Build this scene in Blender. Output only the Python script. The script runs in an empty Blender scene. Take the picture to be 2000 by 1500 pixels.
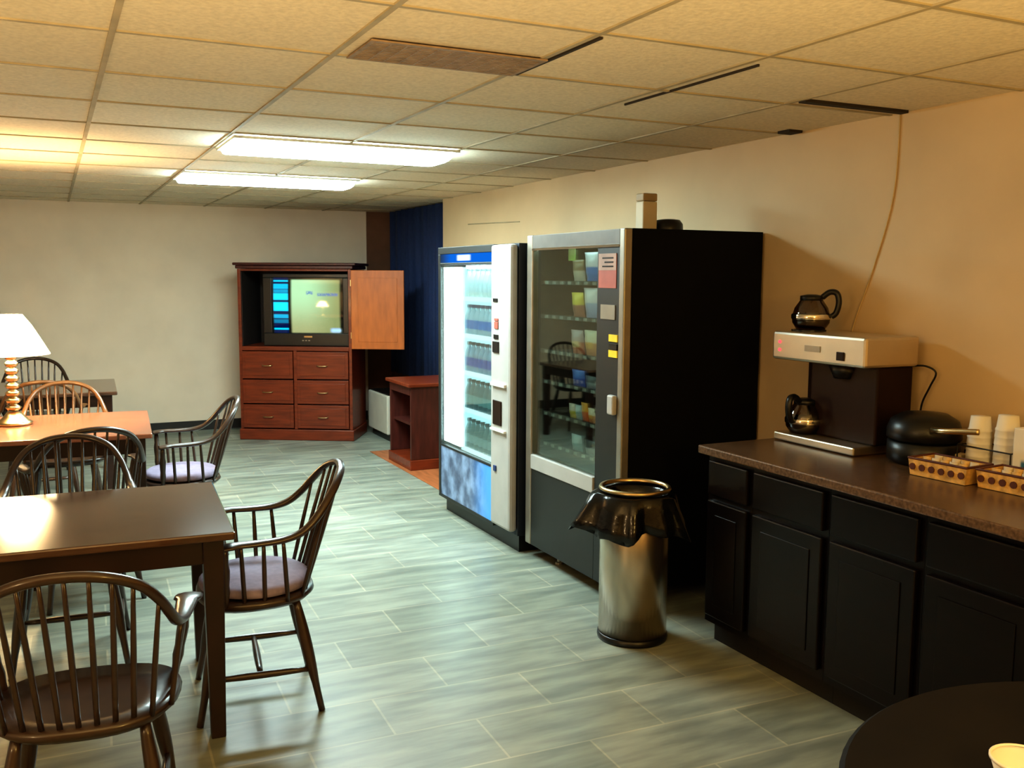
import bpy, bmesh, math, random
from mathutils import Vector, Matrix
random.seed(7)
C = bpy.context.scene.collection
PI = math.pi
R = math.radians

# ------------------------------------------------------------------ materials
def new_mat(name):
    m = bpy.data.materials.new(name); m.use_nodes = True
    nt = m.node_tree; nt.nodes.clear()
    o = nt.nodes.new('ShaderNodeOutputMaterial')
    return m, nt, o

def N(nt, t, **kw):
    n = nt.nodes.new(t)
    for k, v in kw.items(): setattr(n, k, v)
    return n

def pbr(name, col, rough=.5, metal=0., var=.15, scale=8., stretch=(1, 1, 1), bump=0., coat=0., emis=None, es=0., spec=.5):
    """principled material whose colour is modulated by object-space noise"""
    m, nt, o = new_mat(name)
    b = N(nt, 'ShaderNodeBsdfPrincipled')
    tc = N(nt, 'ShaderNodeTexCoord'); mp = N(nt, 'ShaderNodeMapping'); mp.inputs['Scale'].default_value = stretch
    nz = N(nt, 'ShaderNodeTexNoise'); nz.inputs['Scale'].default_value = scale; nz.inputs['Detail'].default_value = 4
    nt.links.new(tc.outputs['Object'], mp.inputs[0]); nt.links.new(mp.outputs[0], nz.inputs['Vector'])
    cr = N(nt, 'ShaderNodeValToRGB')
    cr.color_ramp.elements[0].position = .3; cr.color_ramp.elements[1].position = .7
    cr.color_ramp.elements[0].color = tuple(c * (1 - var) for c in col) + (1,)
    cr.color_ramp.elements[1].color = tuple(min(1, c * (1 + var)) for c in col) + (1,)
    nt.links.new(nz.outputs['Fac'], cr.inputs[0]); nt.links.new(cr.outputs[0], b.inputs['Base Color'])
    b.inputs['Roughness'].default_value = rough; b.inputs['Metallic'].default_value = metal
    b.inputs['Coat Weight'].default_value = coat; b.inputs['Coat Roughness'].default_value = .12
    b.inputs['Specular IOR Level'].default_value = spec
    if emis:
        b.inputs['Emission Color'].default_value = emis + (1,); b.inputs['Emission Strength'].default_value = es
    if bump:
        bp = N(nt, 'ShaderNodeBump'); bp.inputs['Strength'].default_value = bump; bp.inputs['Distance'].default_value = .01
        nt.links.new(nz.outputs['Fac'], bp.inputs['Height']); nt.links.new(bp.outputs[0], b.inputs['Normal'])
    nt.links.new(b.outputs[0], o.inputs[0])
    return m

def emit(name, col, s):
    m, nt, o = new_mat(name)
    e = N(nt, 'ShaderNodeEmission'); e.inputs[0].default_value = col + (1,); e.inputs[1].default_value = s
    nt.links.new(e.outputs[0], o.inputs[0]); return m

def glass(name, tint=(1, 1, 1), gloss=.08, rough=.02):
    m, nt, o = new_mat(name)
    t = N(nt, 'ShaderNodeBsdfTransparent'); t.inputs[0].default_value = tint + (1,)
    g = N(nt, 'ShaderNodeBsdfGlossy'); g.inputs['Roughness'].default_value = rough
    lw = N(nt, 'ShaderNodeLayerWeight'); lw.inputs[0].default_value = .25
    mr = N(nt, 'ShaderNodeMapRange'); mr.inputs[3].default_value = gloss; mr.inputs[4].default_value = .7
    mx = N(nt, 'ShaderNodeMixShader')
    nt.links.new(lw.outputs['Fresnel'], mr.inputs[0]); nt.links.new(mr.outputs[0], mx.inputs[0])
    nt.links.new(t.outputs[0], mx.inputs[1]); nt.links.new(g.outputs[0], mx.inputs[2]); nt.links.new(mx.outputs[0], o.inputs[0])
    return m

class X:
    """tiny node arithmetic on sockets"""
    def __init__(s, nt, v): s.nt, s.v = nt, v
    def op(s, o, b=None, c=None):
        n = s.nt.nodes.new('ShaderNodeMath'); n.operation = o
        for i, q in enumerate((s, b, c)):
            if q is None: continue
            if isinstance(q, X): q = q.v
            if isinstance(q, (int, float)): n.inputs[i].default_value = q
            else: s.nt.links.new(q, n.inputs[i])
        return X(s.nt, n.outputs[0])
    def __add__(s, b): return s.op('ADD', b)
    def __sub__(s, b): return s.op('SUBTRACT', b)
    def __mul__(s, b): return s.op('MULTIPLY', b)
    def ss(s, a, b):
        n = s.nt.nodes.new('ShaderNodeMapRange'); n.interpolation_type = 'SMOOTHSTEP'; n.clamp = True
        n.inputs[1].default_value = a; n.inputs[2].default_value = b; s.nt.links.new(s.v, n.inputs[0])
        return X(s.nt, n.outputs[0])
    def band(s, a, b, e=.01): return s.ss(a - e, a + e) * s.ss(b + e, b - e)

def mixc(nt, fac, a, b):
    n = nt.nodes.new('ShaderNodeMix'); n.data_type = 'RGBA'
    nt.links.new(fac.v, n.inputs[0])
    for i, q in ((6, a), (7, b)):
        if isinstance(q, tuple): n.inputs[i].default_value = q + (1,)
        else: nt.links.new(q, n.inputs[i])
    return n.outputs[2]

def gen(nt):
    tc = N(nt, 'ShaderNodeTexCoord'); sp = N(nt, 'ShaderNodeSeparateXYZ'); nt.links.new(tc.outputs['Generated'], sp.inputs[0])
    return tc, X(nt, sp.outputs[0]), X(nt, sp.outputs[1]), X(nt, sp.outputs[2])

M = {}
M['wall'] = pbr('painted_wall', (.76, .64, .50), .75, var=.05, scale=3)
M['wall_warm_lit'] = pbr('painted_wall_warm_lit', (.64, .48, .29), .7, var=.06, scale=2.5)  # same wall paint with the warm light's orange mixed into the colour
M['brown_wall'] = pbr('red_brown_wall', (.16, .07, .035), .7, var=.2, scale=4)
M['ceil'] = pbr('ceiling_tile', (.74, .64, .48), .9, var=.10, scale=60, bump=.15)
M['tbar'] = pbr('ceiling_grid_bar', (.40, .33, .21), .6, var=.15)
M['darkgap'] = pbr('dark_gap', (.03, .02, .012), .9)
M['grille'] = pbr('vent_grille', (.27, .18, .10), .6, var=.25, scale=30)
M['base'] = pbr('black_vinyl_base', (.012, .010, .009), .5)
M['cherry'] = pbr('cherry_wood', (.150, .022, .005), .36, var=.3, scale=5, stretch=(1, 6, 9), coat=.15)
M['cherry_hi'] = pbr('cherry_wood_inner', (.42, .105, .016), .4, var=.15, scale=5, stretch=(5, 5, 1), coat=.1)
M['cherry_dk'] = pbr('dark_cherry', (.06, .012, .008), .4, var=.3, scale=6, stretch=(6, 6, 1))
M['cavity'] = pbr('dark_cavity', (.012, .006, .004), .7)
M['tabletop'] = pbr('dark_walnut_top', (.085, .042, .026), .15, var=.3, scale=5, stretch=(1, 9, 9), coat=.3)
M['tabletop_lit'] = pbr('walnut_top_lit', (.27, .10, .055), .27, var=.2, scale=5, stretch=(1, 9, 9), coat=.3)  # same walnut top, the lamp's reddish light mixed into its colour
M['tablewood'] = pbr('dark_walnut', (.020, .007, .0045), .35, var=.3, scale=6)
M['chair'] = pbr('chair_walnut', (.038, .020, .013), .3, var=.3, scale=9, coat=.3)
M['chair_lit'] = pbr('chair_walnut_lit', (.20, .085, .03), .3, var=.25, scale=9, coat=.3)  # brighter copy of the chair wood, lamplight put into the colour
M['pad'] = pbr('mauve_seat_pad', (.27, .22, .31), .8, var=.12, scale=40)
M['counter'] = pbr('brown_laminate', (.115, .066, .036), .26, var=.4, scale=90)
M['cab'] = pbr('espresso_cabinet', (.0035, .0013, .0008), .3, var=.3, scale=8, stretch=(1, 1, 4), spec=.28)
M['kick'] = pbr('toe_kick', (.004, .003, .002), .8)
M['steel'] = pbr('brushed_steel', (.60, .52, .42), .27, 1., var=.1, scale=6, stretch=(1, 1, .1))
M['steel_w'] = pbr('satin_steel', (.66, .58, .46), .4, 1., var=.06, scale=6)
M['trim'] = pbr('metal_trim', (.34, .31, .26), .4, .7, var=.1)
M['chrome'] = pbr('chrome', (.75, .72, .66), .12, 1., var=.03)
M['brass'] = pbr('brass', (.62, .46, .24), .28, 1., var=.1)
M['black'] = pbr('black_plastic', (.006, .006, .006), .35)
M['blackmat'] = pbr('black_machine_side', (.0025, .0025, .0027), .7, spec=.15)
M['charcoal'] = pbr('charcoal_panel', (.010, .011, .0105), .45)
M['navy'] = pbr('navy_side', (.006, .010, .022), .5)
M['bag'] = pbr('black_bin_liner', (.004, .004, .005), .16, var=.2, scale=14, bump=.4)
M['grey_panel'] = pbr('light_grey_panel', (.40, .385, .36), .45, var=.06)
M['white'] = pbr('white_plastic', (.75, .72, .66), .5, var=.04)
M['foam'] = pbr('white_foam', (.80, .77, .70), .7, var=.03)
M['cream'] = pbr('cream_card', (.62, .52, .36), .6, var=.06)
M['ptac'] = pbr('offwhite_enamel', (.52, .49, .41), .5, var=.05)
M['red_btn'] = emit('red_light', (1, .04, .05), 3.)
M['red_label'] = pbr('red_label', (.42, .10, .07), .5)
M['yellow'] = pbr('yellow_tag', (.75, .55, .03), .5, emis=(.9, .6, .02), es=.15)
M['wicker'] = pbr('wicker', (.62, .38, .12), .55, var=.3, scale=40, bump=.4)
M['wicker_dk'] = pbr('wicker_band', (.09, .025, .012), .5)
M['coffee'] = pbr('coffee_brown', (.05, .018, .007), .3)
M['brewer'] = pbr('dark_brown_plastic', (.018, .007, .004), .45, spec=.2)
M['glassclear'] = glass('clear_glass', (.95, 1, .98), .05)
M['glassdark'] = glass('machine_glass', (.86, .94, .90), .06)
M['carafe'] = glass('carafe_glass', (.45, .36, .26), .12)
M['troffer'] = emit('troffer_diffuser', (.76, 1., 1.), 40.)
M['frame_w'] = pbr('white_light_frame', (.7, .7, .65), .5)
M['red_floor'] = pbr('red_wood_floor', (.36, .12, .045), .4, var=.25, scale=4, stretch=(8, 1, 1))
M['round'] = pbr('black_table_top', (.006, .0045, .003), .75, var=.2, spec=.2)
M['wire'] = pbr('black_wire', (.008, .007, .006), .4)
M['cable'] = pbr('cream_cable', (.62, .47, .25), .5)

def m_curtain():
    m, nt, o = new_mat('blue_drape'); b = N(nt, 'ShaderNodeBsdfPrincipled')
    tc, u, v, w = gen(nt)
    nz = N(nt, 'ShaderNodeTexNoise'); nz.inputs['Scale'].default_value = 40; nt.links.new(tc.outputs['Object'], nz.inputs['Vector'])
    c = mixc(nt, X(nt, nz.outputs['Fac']), (.010, .022, .075), (.018, .038, .12))
    nt.links.new(c, b.inputs['Base Color']); b.inputs['Roughness'].default_value = .85
    nt.links.new(b.outputs[0], o.inputs[0]); return m
M['drape'] = m_curtain()

def m_floor():
    m, nt, o = new_mat('vinyl_plank_floor'); b = N(nt, 'ShaderNodeBsdfPrincipled')
    tc = N(nt, 'ShaderNodeTexCoord'); mp = N(nt, 'ShaderNodeMapping'); mp.inputs['Rotation'].default_value = (0, 0, R(2))
    br = N(nt, 'ShaderNodeTexBrick'); br.inputs['Scale'].default_value = 1; br.inputs['Brick Width'].default_value = .61
    br.inputs['Row Height'].default_value = .305; br.inputs['Mortar Size'].default_value = .005; br.inputs['Mortar Smooth'].default_value = .4
    br.inputs['Color1'].default_value = (.222, .248, .208, 1); br.inputs['Color2'].default_value = (.300, .328, .285, 1)
    br.inputs['Mortar'].default_value = (.38, .38, .30, 1); br.inputs['Bias'].default_value = 0
    nt.links.new(tc.outputs['Object'], mp.inputs[0]); nt.links.new(mp.outputs[0], br.inputs['Vector'])
    mp2 = N(nt, 'ShaderNodeMapping'); mp2.inputs['Scale'].default_value = (1.2, 6, 1)
    nt.links.new(tc.outputs['Object'], mp2.inputs[0])
    nz = N(nt, 'ShaderNodeTexNoise'); nz.inputs['Scale'].default_value = 2.2; nz.inputs['Detail'].default_value = 6; nt.links.new(mp2.outputs[0], nz.inputs['Vector'])
    mr = X(nt, nz.outputs['Fac']).ss(.25, .8)
    dk = mixc(nt, mr, (.62, .62, .62), (1.25, 1.22, 1.15))
    mu = N(nt, 'ShaderNodeMix', data_type='RGBA', blend_type='MULTIPLY'); mu.inputs[0].default_value = 1
    nt.links.new(br.outputs['Color'], mu.inputs[6]); nt.links.new(dk, mu.inputs[7])
    nt.links.new(mu.outputs[2], b.inputs['Base Color'])
    b.inputs['Roughness'].default_value = .36; b.inputs['Specular IOR Level'].default_value = .45
    nt.links.new(b.outputs[0], o.inputs[0]); return m
M['floor'] = m_floor()

def m_screen():
    m, nt, o = new_mat('crt_picture')
    tc, u, v, w = gen(nt)
    # left blue column of stacked bands, right pale green picture with a blurred blue line of writing
    bands = None
    for a, b_, s in ((.93, .955, 1), (.80, .89, .7), (.73, .79, .45), (.60, .72, 1), (.40, .56, 1.), (.27, .34, .55), (.06, .09, .9), (.18, .25, .25)):
        q = w.band(a, b_, .012) * s
        bands = q if bands is None else bands + q
    left = u.band(.02, .23, .012)
    blue = mixc(nt, bands, (.0, .008, .06), (.0, .62, 1.))
    green = mixc(nt, w.ss(.0, .75), (.30, .33, .16), (.36, .62, .36))
    green = mixc(nt, u.ss(.45, 1.), green, (.20, .24, .10))
    nz = N(nt, 'ShaderNodeTexNoise'); nz.inputs['Scale'].default_value = 38; nt.links.new(tc.outputs['Generated'], nz.inputs['Vector'])
    txt = (u.band(.49, .58, .015) * w.band(.70, .76, .018) + u.band(.645, .93, .015) * w.band(.675, .725, .018)) * X(nt, nz.outputs['Fac']).ss(.28, .5)
    green = mixc(nt, txt * .75, green, (.06, .13, .40))
    logo = u.band(.83, .97, .03) * w.band(.02, .085, .03)
    green = mixc(nt, logo, green, (.35, .6, 1.))
    area = u.band(.275, .955, .022) * w.band(.005, .965, .02)
    pic = mixc(nt, area + logo * .6, (.004, .005, .004), green)
    pic = mixc(nt, left, pic, blue)
    e = N(nt, 'ShaderNodeEmission'); e.inputs[1].default_value = 1.15; nt.links.new(pic, e.inputs[0])
    g = N(nt, 'ShaderNodeBsdfGlossy'); g.inputs['Roughness'].default_value = .06; g.inputs[0].default_value = (.06, .06, .06, 1)
    a = N(nt, 'ShaderNodeAddShader'); nt.links.new(e.outputs[0], a.inputs[0]); nt.links.new(g.outputs[0], a.inputs[1])
    nt.links.new(a.outputs[0], o.inputs[0]); return m
M['screen'] = m_screen()

def m_graphic():
    m, nt, o = new_mat('blue_drink_graphic'); b = N(nt, 'ShaderNodeBsdfPrincipled')
    tc, u, v, w = gen(nt)
    mp = N(nt, 'ShaderNodeMapping'); mp.inputs['Scale'].default_value = (1, 3.2, 1.1); nt.links.new(tc.outputs['Generated'], mp.inputs[0])
    nz = N(nt, 'ShaderNodeTexNoise'); nz.inputs['Scale'].default_value = 2.6; nz.inputs['Detail'].default_value = 3; nt.links.new(mp.outputs[0], nz.inputs['Vector'])
    f = X(nt, nz.outputs['Fac']).ss(.28, .80)
    c = mixc(nt, f, (.03, .05, .10), (.22, .32, .48))
    c = mixc(nt, v.ss(.45, .0), c, (.05, .28, .75))          # bluer toward the coin panel
    nt.links.new(c, b.inputs['Base Color']); nt.links.new(c, b.inputs['Emission Color']); b.inputs['Emission Strength'].default_value = .35
    b.inputs['Roughness'].default_value = .3
    nt.links.new(b.outputs[0], o.inputs[0]); return m
M['graphic'] = m_graphic()

def m_sign():
    m, nt, o = new_mat('blue_sign'); tc, u, v, w = gen(nt)
    logo = v.band(.42, .66, .03) * w.band(.2, .85, .08)
    c = mixc(nt, logo, (.005, .12, .55), (.75, .95, 1.))
    c = mixc(nt, v.ss(.75, 1.), c, (.02, .05, .12))
    e = N(nt, 'ShaderNodeEmission'); e.inputs[1].default_value = 1.1; nt.links.new(c, e.inputs[0]); nt.links.new(e.outputs[0], o.inputs[0]); return m
M['sign'] = m_sign()

def m_shade():
    m, nt, o = new_mat('lamp_shade'); d = N(nt, 'ShaderNodeBsdfDiffuse'); d.inputs[0].default_value = (.8, .7, .5, 1)
    t = N(nt, 'ShaderNodeBsdfTranslucent'); t.inputs[0].default_value = (.9, .75, .5, 1)
    mx = N(nt, 'ShaderNodeMixShader'); mx.inputs[0].default_value = .6
    e = N(nt, 'ShaderNodeEmission'); e.inputs[0].default_value = (1, .84, .58, 1); e.inputs[1].default_value = 8.
    a = N(nt, 'ShaderNodeAddShader')
    nt.links.new(d.outputs[0], mx.inputs[1]); nt.links.new(t.outputs[0], mx.inputs[2]); nt.links.new(mx.outputs[0], a.inputs[0]); nt.links.new(e.outputs[0], a.inputs[1])
    nt.links.new(a.outputs[0], o.inputs[0]); return m
M['shade'] = m_shade()

def m_bluebox():
    m, nt, o = new_mat('box_with_blue_print'); b = N(nt, 'ShaderNodeBsdfPrincipled'); tc, u, v, w = gen(nt)
    q = v.band(.15, .75, .04) * w.band(.08, .42, .05) + v.band(.36, .52, .03) * w.band(.42, .80, .04)
    c = mixc(nt, q, (.75, .72, .64), (.03, .13, .22)); nt.links.new(c, b.inputs['Base Color']); nt.links.new(b.outputs[0], o.inputs[0]); return m
M['bluebox'] = m_bluebox()

def col(name, c, es=0.):
    k = 'c_' + name
    if k not in M: M[k] = pbr(k, c, .4, var=.12, scale=30, emis=c if es else None, es=es)
    return M[k]

# ------------------------------------------------------------------ geometry helpers
def box(bm, a, b):
    vs = [bm.verts.new((x, y, z)) for x in (a[0], b[0]) for y in (a[1], b[1]) for z in (a[2], b[2])]
    for f in ((0, 1, 3, 2), (4, 6, 7, 5), (0, 4, 5, 1), (2, 3, 7, 6), (0, 2, 6, 4), (1, 5, 7, 3)):
        bm.faces.new([vs[i] for i in f])
    return vs

def lathe(bm, prof, c=(0, 0, 0), seg=32, a0=0.):
    rings = []
    for r, z in prof:
        if r < 1e-5: rings.append([bm.verts.new((c[0], c[1], c[2] + z))])
        else: rings.append([bm.verts.new((c[0] + r * math.cos(a0 + 2 * PI * k / seg), c[1] + r * math.sin(a0 + 2 * PI * k / seg), c[2] + z)) for k in range(seg)])
    for A, B in zip(rings, rings[1:]):
        for k in range(seg):
            j = (k + 1) % seg
            if len(A) == 1 and len(B) == 1: continue
            if len(A) == 1: bm.faces.new((A[0], B[k], B[j]))
            elif len(B) == 1: bm.faces.new((A[k], A[j], B[0]))
            else: bm.faces.new((A[k], A[j], B[j], B[k]))
    return rings

def spline(pts, n=6):
    P = [Vector(p) for p in pts]; out = []
    for i in range(len(P) - 1):
        p0 = P[max(i - 1, 0)]; p1 = P[i]; p2 = P[i + 1]; p3 = P[min(i + 2, len(P) - 1)]
        for k in range(n):
            t = k / n
            out.append(.5 * ((2 * p1) + (p2 - p0) * t + (2 * p0 - 5 * p1 + 4 * p2 - p3) * t * t + (3 * p1 - p0 - 3 * p2 + p3) * t ** 3))
    out.append(P[-1]); return out

def sweep(bm, pts, rad, seg=10, side=None):
    """tube along pts; rad(t) -> (half width along side dir, half height)"""
    n = len(pts); rings = []; prev = None
    for i, p in enumerate(pts):
        t = (pts[min(i + 1, n - 1)] - pts[max(i - 1, 0)]).normalized()
        s = Vector(side(i / (n - 1))) if side else (prev if prev else (Vector((0, 0, 1)) if abs(t.z) < .9 else Vector((1, 0, 0))))
        s = (s - t * s.dot(t)).normalized(); prev = s; q = t.cross(s)
        a, b = rad(i / (n - 1))
        rings.append([bm.verts.new(p + s * a * math.cos(2 * PI * k / seg) + q * b * math.sin(2 * PI * k / seg)) for k in range(seg)])
    for A, B in zip(rings, rings[1:]):
        for k in range(seg): bm.faces.new((A[k], A[(k + 1) % seg], B[(k + 1) % seg], B[k]))
    bm.faces.new(rings[0][::-1]); bm.faces.new(rings[-1])

def rod(bm, a, b, r0, r1=None, seg=8, bulge=0.):
    a, b = Vector(a), Vector(b); r1 = r0 if r1 is None else r1
    pts = [a.lerp(b, k / 6) for k in range(7)]
    sweep(bm, pts, lambda t: (lambda r: (r, r))(r0 + (r1 - r0) * t + bulge * math.sin(PI * t)), seg)

def ob(name, bm, mat, parent=None, smooth=False, bevel=0., kind=None):
    bmesh.ops.recalc_face_normals(bm, faces=bm.faces[:])
    me = bpy.data.meshes.new(name); bm.to_mesh(me); bm.free()
    me.materials.append(mat)
    if smooth:
        for p in me.polygons: p.use_smooth = True
    o = bpy.data.objects.new(name, me); C.objects.link(o)
    if parent: o.parent = parent
    if bevel:
        b = o.modifiers.new('bevel', 'BEVEL'); b.width = bevel; b.segments = 2; b.limit_method = 'ANGLE'; b.angle_limit = R(50)
    if kind: o['kind'] = kind
    return o

def boxes(name, lst, mat, parent=None, bevel=0., kind=None):
    bm = bmesh.new()
    for a, b in lst: box(bm, a, b)
    return ob(name, bm, mat, parent, False, bevel, kind)

def thing(name, label, cat, loc=(0, 0, 0), rz=0., group=None):
    o = bpy.data.objects.new(name, None); C.objects.link(o); o.empty_display_size = .1
    o.location = loc; o.rotation_euler = (0, 0, rz)
    return tag(o, label, cat, group)

def tag(o, label, cat, group=None):
    o['label'] = label; o['category'] = cat
    if group: o['group'] = group
    return o

def dup(root, loc, rz, label, group=None):
    r = root.copy(); C.objects.link(r); r.location = loc; r.rotation_euler = (0, 0, rz); r['label'] = label
    if group: r['group'] = group
    for ch in list(root.children):
        c = ch.copy(); C.objects.link(c); c.parent = r
        for g in list(ch.children):
            d = g.copy(); C.objects.link(d); d.parent = c
    return r

def setmat(root, mat, names):
    """give a copy its own mesh data with another material"""
    for ch in root.children:
        if ch.name.split('.')[0] in names:
            ch.data = ch.data.copy(); ch.data.materials[0] = mat

# ------------------------------------------------------------------ room shell
H = 2.2945; XW = 3.244; YB = 10.12; XL = -3.2; YR = -2.6; XA = 3.42
boxes('floor', [((XL, YR, -.08), (XA + .1, YB + .1, 0))], M['floor'], kind='structure')
boxes('trim_1', [((2.56, 5.99, 0.0005), (XA, 8.22, .004))], M['red_floor'], kind='structure')
ce = boxes('ceiling', [((XL, YR, H), (XA + .1, YB + .1, H + .1))], M['ceil'], kind='structure')
boxes('wall_back', [((XL, YB, 0), (XA + .1, YB + .1, H))], M['wall'], kind='structure')
boxes('wall_right', [((XW, YR, 0), (XW + .1, 8.12, H))], M['wall_warm_lit'], kind='structure')
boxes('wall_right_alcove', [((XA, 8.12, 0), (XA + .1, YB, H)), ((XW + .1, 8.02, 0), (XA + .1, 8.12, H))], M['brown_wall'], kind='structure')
boxes('wall_left', [((XL - .1, YR, 0), (XL, YB + .1, H))], M['wall'], kind='structure')
boxes('wall_front', [((XL - .1, YR - .1, 0), (XA + .1, YR, H))], M['wall_warm_lit'], kind='structure')
boxes('shade_panel_back', [((3.14, YB - .02, 0), (XA - .005, YB, H - .001))], M['brown_wall'], kind='structure')  # dark panel stands in for the shadow at this end of the back wall
boxes('baseboard_back', [((XL, YB - .012, 0), (3.13, YB, .10))], M['base'], kind='structure')
boxes('baseboard_right', [((XW - .012, 3.3, 0), (XW, 8.12, .10))], M['base'], kind='structure')
# suspended ceiling bars
bars = []
xs = [.8274 + .6103 * k for k in range(4)] + [.19 - .61 * k for k in range(6)]
ys = [2.9992 + .6103 * k for k in range(-8, 12)]
for x in xs: bars.append(((x - .009, YR, H - .006), (x + .009, YB, H + .002)))
for y in ys: bars.append(((XL, y - .009, H - .005), (XW, y + .009, H + .002)))
boxes('ceiling_grid', bars, M['tbar'], ce)
# open slits beside slipped ceiling tiles
boxes('trim_3', [((2.665, 2.885, H - .012), (3.22, 2.925, H + .001)), ((1.458, 2.43, H - .007), (1.470, 2.99, H + .001)), ((2.10, 2.5, H - .008), (2.107, 3.3, H + .001)),
                 ((3.14, 3.50, H - .012), (3.22, 3.58, H + .001))], M['darkgap'], kind='structure')

def ceiling_light(x0, x1, y0, y1, label):
    t = thing('ceiling_light', label, 'ceiling light', ((x0 + x1) / 2, (y0 + y1) / 2, H), group='fluorescent ceiling lights')
    w, d = (x1 - x0) / 2, (y1 - y0) / 2
    boxes('light_frame', [((-w, -d, -.020), (w, -d + .02, -.007)), ((-w, d - .02, -.020), (w, d, -.007)), ((-w, -d + .02, -.020), (-w + .02, d - .02, -.007)), ((w - .02, -d + .02, -.020), (w, d - .02, -.007))], M['frame_w'], t)
    bm = bmesh.new(); n = 10; rows = []
    for i in range(n + 1):
        a = -1 + 2 * i / n; z = -.018 - .040 * (1 - abs(a) ** 4)
        rows.append([bm.verts.new((sx * (w - .02 - (.05 * (1 - abs(a)) ** 2 if sx < 0 else 0)), a * (d - .021), z)) for sx in (-1, 1)])
    for A, B in zip(rows, rows[1:]): bm.faces.new((A[0], A[1], B[1], B[0]))
    bm.faces.new([r[0] for r in rows]); bm.faces.new([r[1] for r in rows][::-1])
    ob('diffuser', bm, M['troffer'], t)
ceiling_light(.845, 2.05, 4.87, 5.43, 'lit fluorescent ceiling light nearer the camera, the longer white panel')
ceiling_light(.82, 2.03, 6.68, 7.24, 'lit fluorescent ceiling light farther back, the shorter white panel')
t = thing('air_vent', 'brown rectangular ceiling air vent grille set in tiles', 'vent', (1.16, 2.86, H))
boxes('vent_frame', [((-.29, -.13, -.012), (.29, -.115, -.007)), ((-.29, .115, -.012), (.29, .13, -.007)), ((-.29, -.115, -.012), (-.275, .115, -.007)), ((.275, -.115, -.012), (.29, .115, -.007))], M['grille'], t)
boxes('vent_louver', [((-.275, -.113 + .02 * k, -.011), (.275, -.101 + .02 * k, -.0085)) for k in range(12)] + [((-.275 + .05 * k, -.115, -.012), (-.269 + .05 * k, .115, -.008)) for k in range(1, 11)], M['grille'], t)
boxes('vent_backing', [((-.275, -.115, -.008), (.275, .115, -.0065))], M['darkgap'], t)

# ------------------------------------------------------------------ windows drape + heater in the far corner
bm = bmesh.new(); n = 90; A = []; B = []
for i in range(n + 1):
    y = 8.14 + (9.86 - 8.14) * i / n; x = 3.345 + .028 * math.sin(i * .62) + .010 * math.sin(i * 1.7)
    A.append(bm.verts.new((x, y, .56))); B.append(bm.verts.new((x, y, H - .012)))
for i in range(n): bm.faces.new((A[i], A[i + 1], B[i + 1], B[i]))
o = ob('curtain', bm, M['drape'], smooth=True); tag(o, 'dark blue floor-length drape in the far right corner', 'curtain')
o['label'] = 'dark blue drape hanging in the far right corner behind the drink machine'
sd = o.modifiers.new('thick', 'SOLIDIFY'); sd.thickness = .006

t = thing('wall_heater', 'off-white wall heater unit between the armoire and the small cherry cabinet', 'heater', (3.12, 8.92, 0))
boxes('heater_case', [((-.26, -.30, .07), (.22, .30, .45))], M['ptac'], t, .012)
boxes('heater_grille', [((-.24 + .03 * k, -.28, .451), (-.222 + .03 * k, .28, .462)) for k in range(14)], M['black'], t)
boxes('heater_base', [((-.22, -.28, 0), (.20, .28, .069))], M['black'], t)

# ------------------------------------------------------------------ armoire with television
AR = R(-30); u = Vector((math.cos(AR), math.sin(AR), 0)); nn = Vector((-u.y, u.x, 0))
ac = Vector((2.58, 8.81, 0)) - u * .56 + nn * .29
t = thing('armoire', 'cherry wood television armoire with open top door and six drawers by the back wall', 'armoire', ac, AR)
W, D = .555, .285
boxes('carcass', [((-W, -D, .11), (-W + .03, D, 1.66)), ((W - .03, -D, .11), (W, D, 1.66)), ((-W + .03, D - .015, .11), (W - .03, D, 1.66)),
                  ((-W + .03, -D, .875), (W - .03, D - .015, .915)), ((-W + .03, -D, 1.64), (W - .03, D - .015, 1.66)), ((-.02, -D, .11), (.012, D - .015, .875)), ((-W + .03, -D + .02, .112), (W - .03, D - .015, .13))], M['cherry'], t, .003)
boxes('cavity_lining', [((-W + .0305, -D + .02, .916), (-W + .036, D - .016, 1.639)), ((W - .036, -D + .02, .916), (W - .0305, D - .016, 1.639)), ((-W + .037, D - .022, .916), (W - .037, D - .016, 1.639))], M['cavity'], t)
boxes('plinth', [((-W - .012, -D - .012, 0), (W + .012, D - .01, .108))], M['cherry'], t, .008)
boxes('crown', [((-W - .035, -D - .035, 1.695), (W + .05, D - .015, 1.72)), ((-W - .015, -D - .015, 1.662), (W + .02, D - .015, 1.694))], M['cherry_dk'], t, .008)
for cx0, cx1 in ((-W + .034, -.024), (.016, W - .034)):
    for z0, z1 in ((.604, .868), (.362, .592), (.122, .350)):
        d = boxes('drawer', [((cx0, -D - .018, z0), (cx1, -D + .03, z1)), ((cx0 + .03, -D - .023, z0 + .03), (cx1 - .03, -D - .018, z1 - .03))], M['cherry'], t, .005)
        mx, mz = (cx0 + cx1) / 2, (z0 + z1) / 2
        bm = bmesh.new(); sweep(bm, spline([(mx - .05, -D - .023, mz), (mx - .035, -D - .042, mz - .004), (mx + .035, -D - .042, mz - .004), (mx + .05, -D - .023, mz)]), lambda q: (.005, .005), 6)
        ob('handle', bm, M['brass'], d, True)
d = boxes('door', [((W + .004, -D - .026, .90), (W + .515, -D - .004, 1.652))], M['cherry_hi'], t, .004)
boxes('door_panel', [((W + .07, -D - .030, .97), (W + .45, -D - .0262, 1.58))], M['cherry_hi'], d, .003)
for z in (1.0, 1.5): boxes('hinge', [((W - .006, -D - .012, z), (W + .012, -D - .001, z + .06))], M['brass'], d)

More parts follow.
